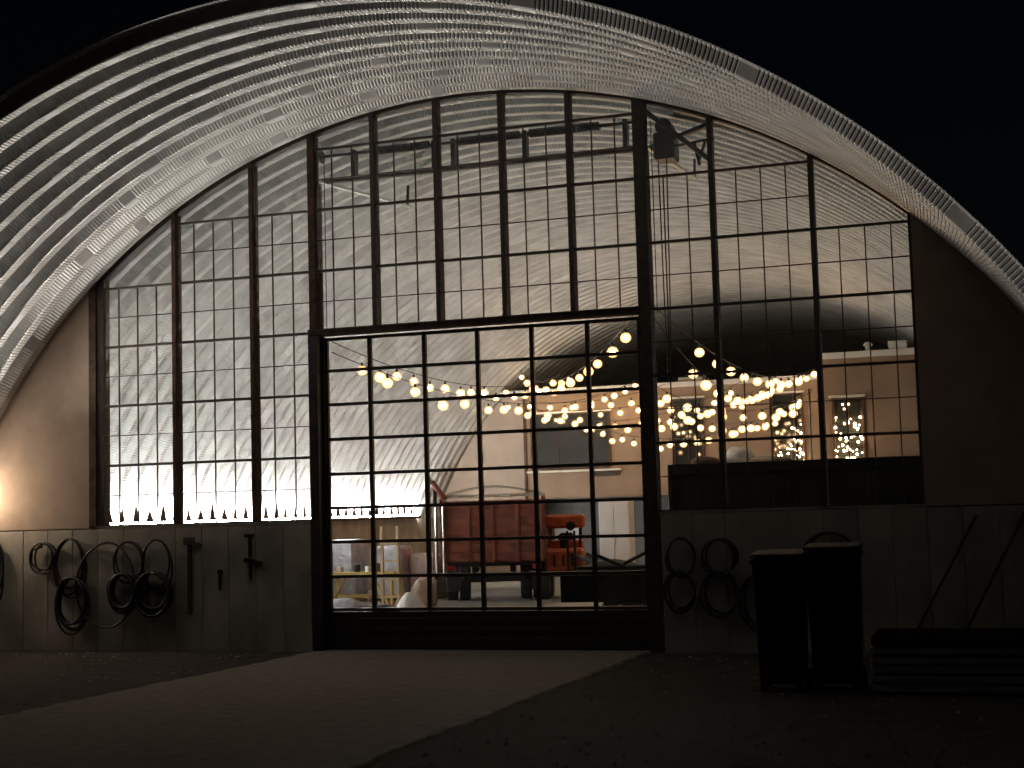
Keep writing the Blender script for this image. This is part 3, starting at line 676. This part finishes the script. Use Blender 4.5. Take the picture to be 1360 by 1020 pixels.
# ------------------------------------------------------------------ hoses and tools hung on the front stem wall
def coil(cx, cz, rx, rz, turns, r, lab, seed, tail=None, mat_='hose', y=-.085):
    random.seed(seed); t = thing('hose_coil', (cx, y, cz+rz), lab, 'hose', 'hoses hung on the front wall')
    pts = []; N = 26
    ph = [random.uniform(0, 6.28) for _ in range(4)]
    for i in range(turns*N+1):
        a = 2*math.pi*i/N+math.pi/2; tn = i/N
        k = 1+.09*math.sin(tn*1.9+ph[0])+.05*math.sin(tn*4.1+ph[1])
        pts.append((cx+rx*k*math.cos(a)+.02*math.sin(tn*2.7+ph[2]), y-.055*abs(math.sin(tn*1.3+ph[3]))-.012*turns*tn/turns, cz+rz+rz*(1+.10*math.sin(tn*1.6+ph[2]))*(math.sin(a)-1)))
    if tail: pts += [(pts[-1][0]-.05, y-.03, pts[-1][2]-.06), (cx-rx*1.05, y-.03, cz+.1), (cx-rx*1.15, y-.03, cz-tail)]
    part('hose', MB().tube(pts, r, 7), mat_, t, True)
    part('peg', MB().tube([(cx, -.052, cz+rz-.02), (cx, y-.09, cz+rz-.005)], .014, 6), 'blackmetal', t)
coil(-4.22, 1.31, .19, .20, 3, .015, 'small round hose coil hung by itself high on the left wall', 1, .12)
coil(-3.78, 1.18, .24, .38, 3, .016, 'tall oval hose coil beside the small round coil', 2)
coil(-3.72, .66, .24, .36, 7, .017, 'low many-looped hose coil hanging beneath the tall oval one', 3)
coil(-3.13, .90, .46, .60, 1, .017, 'single wide hose loop reaching almost down to the ground', 4, None, 'hose', -.12)
coil(-2.83, 1.24, .24, .26, 2, .016, 'round hose loop overlapping the wide single loop', 5, None, 'hose', -.10)
coil(-2.86, .82, .22, .25, 10, .018, 'dense black hose bundle under the round loop', 6, None, 'hose', -.09)
coil(-2.40, .80, .26, .27, 11, .018, 'dense black hose bundle nearest the long bracket', 7, None, 'hose', -.09)
coil(-2.37, 1.18, .23, .34, 2, .016, 'narrow upright hose loop above the bundle by the bracket', 8, None, 'hose', -.11)
coil(-5.02, 1.15, .10, .38, 3, .016, 'narrow hose coil hung below the wall lamp', 9)
for i, (x, z, rx, rz, t_, lab) in enumerate(((4.95,1.17,.18,.22,2,'small faint hose loop high on the dark wall next to the tall post'), (5.43,1.15,.20,.22,3,'hose coil high on the dark wall, second from the tall post'),
        (4.93,.74,.18,.24,3,'hose coil low on the dark wall next to the tall post'), (5.42,.72,.20,.26,3,'hose coil low on the dark wall, second from the tall post'), (5.85,.62,.16,.30,3,'narrow hose coil low on the dark wall beside the black bins'), (6.75,1.10,.30,.32,4,'big hose coil high on the dark wall above the black bins'))):
    coil(x, z, rx, rz, t_, .015, lab, 30+i)
hm = thing('long_bracket', (-1.9, -.08, .5), 'long upright steel bracket with a hooked head on the left wall', 'bracket')
part('shank', MB().bbox(-1.935, -1.875, -.085, -.052, .50, 1.50, .006), 'steel', hm); part('head', MB().bbox(-1.98, -1.80, -.12, -.086, 1.44, 1.54, .01), 'steel', hm); part('hook', MB().bar((-1.84,-.1,1.46), (-1.70,-.1,1.42), .04), 'steel', hm)
wr = thing('hand_tool', (-1.44, -.08, .8), 'short dark spanner hung low on the wall', 'spanner')
part('shank', MB().bbox(-1.46, -1.425, -.075, -.053, .82, 1.04, .005), 'blackmetal', wr); part('jaw', MB().bbox(-1.475, -1.40, -.078, -.0535, 1.03, 1.09, .008), 'blackmetal', wr)
pk = thing('chain_hook', (-.98, -.08, 1.0), 'dark hanging hook with a crossbar near the door jamb', 'hook')
part('chain', MB().bbox(-1.0, -.955, -.08, -.053, 1.25, 1.56, .006), 'blackmetal', pk); part('crossbar', MB().bar((-1.05,-.085,1.22), (-.80,-.085,1.16), .055), 'blackmetal', pk); part('shank', MB().bbox(-.995, -.955, -.08, -.0535, .95, 1.22, .006), 'blackmetal', pk); part('top_bar', MB().bbox(-1.06,-.92,-.082,-.0528,1.52,1.565,.005),'blackmetal',pk)

# ------------------------------------------------------------------ dark things at the right, outside
def wbin(x, y, h, wd, lab):
    b = thing('wheeled_bin', (x, y, 0), lab, 'bin', 'black bins by the driveway')
    part('body', MB().bbox(-.5, .5, -.5, .5, 0, 1, .04).xf(lambda v: (x+v.x*wd*(.86+.14*v.z), y+v.y*.52*(.84+.16*v.z), .06+v.z*(h-.13))), 'bin', b)
    part('rim', MB().bbox(x-wd*.53, x+wd*.53, y-.29, y+.28, h-.10, h-.055, .01), 'bin', b)
    part('lid', MB().bbox(-.5, .5, -.5, .5, 0, 1, .12).xf(lambda v: (x+v.x*wd*1.05, y-.0+v.y*.58, h-.053+v.z*(.05+.03*(v.y+.5)))), 'bin', b)
    part('handle', MB().tube([(x-wd*.4,y+.30,h-.1),(x-wd*.4,y+.36,h-.06),(x+wd*.4,y+.36,h-.06),(x+wd*.4,y+.30,h-.1)], .016, 7), 'bin', b)
    for sx in (-1, 1):
        wl_ = part('wheel', MB().lathe([(.04,-.03),(.09,-.028),(.10,0),(.09,.028),(.04,.03)], (x+sx*wd*.44, y+.24, .10-.015), 'x', 16), 'black', b)
        part('foot', MB().bbox(x+sx*wd*.36-.03, x+sx*wd*.36+.03, y-.22, y-.14, -.015, .075, .005), 'bin', b)
wbin(6.62, -3.45, 1.30, .47, 'black wheeled bin standing on the side nearer the driveway')
wbin(7.13, -3.40, 1.36, .49, 'slightly taller black wheeled bin beside the stacked roof sheets')
for i in range(6):
    mb = MB(); n = 14; z0 = -.015+i*.085
    for k in range(n+1):
        y = -3.75+.95*k/n; zz = z0+.03+(.028 if k % 2 else 0)
        for x in (7.47+.012*(i % 2), 10.1): mb.v += [Vector((x,y,zz)), Vector((x,y,zz+.052))]
    for k in range(n):
        a = 4*k; mb.f += [(a,a+2,a+6,a+4), (a+1,a+5,a+7,a+3), (a,a+4,a+5,a+1), (a+2,a+3,a+7,a+6)]
    mb.f += [(0,1,3,2), (4*n,4*n+2,4*n+3,4*n+1)]
    solo('roof_sheet', mb, 'container' if i == 5 else 'galv', (8.7, -3.3, z0), ['bottom', 'second lowest', 'third lowest', 'third topmost', 'second topmost', 'topmost'][i]+' corrugated sheet in the low stack beside the bins', 'metal sheet', 'stacked roof sheets')  # topmost sheet coloured dark to imitate the shade over the stack
for i, (a, b, lab) in enumerate((((7.55,-.35,.0),(8.42,-.075,1.58),'steel pole leaning against the dark wall, nearer the bins'), ((8.1,-.38,.0),(8.95,-.075,1.60),'steel pole leaning against the dark wall, farther from the bins'))):
    solo('leaning_pole', MB().tube([a, b], .018, 10), 'rust', a, lab, 'pole', 'poles leaning on the front wall', True)

# loose stones on the soil strip by the left wall and along the driveway
random.seed(99)
st = MB()
for i in range(900):
    side = random.random()
    if side < .6: x, y = random.uniform(-5.5, -.45), random.uniform(-7, -.25)
    else: x, y = random.uniform(4.45, 8.5), random.uniform(-8.5, -.4)
    r = random.uniform(.010, .035)**1.0; h = r*random.uniform(.5, .9); a = random.uniform(0, 3)
    vs = [(x+r*math.cos(a+k*1.257)*random.uniform(.7, 1.1), y+r*math.sin(a+k*1.257)*random.uniform(.7, 1.1), -.018) for k in range(5)]+[(x, y, -.015+h)]
    st.add(vs, [(k, (k+1) % 5, 5) for k in range(5)])
so = link(bpy.data.objects.new('gravel', st.mesh('gravel'))); so.data.materials.append(M['concrete'])
tag(so, 'loose gravel scattered on the dark soil either side of the driveway', 'gravel', None, 'stuff')
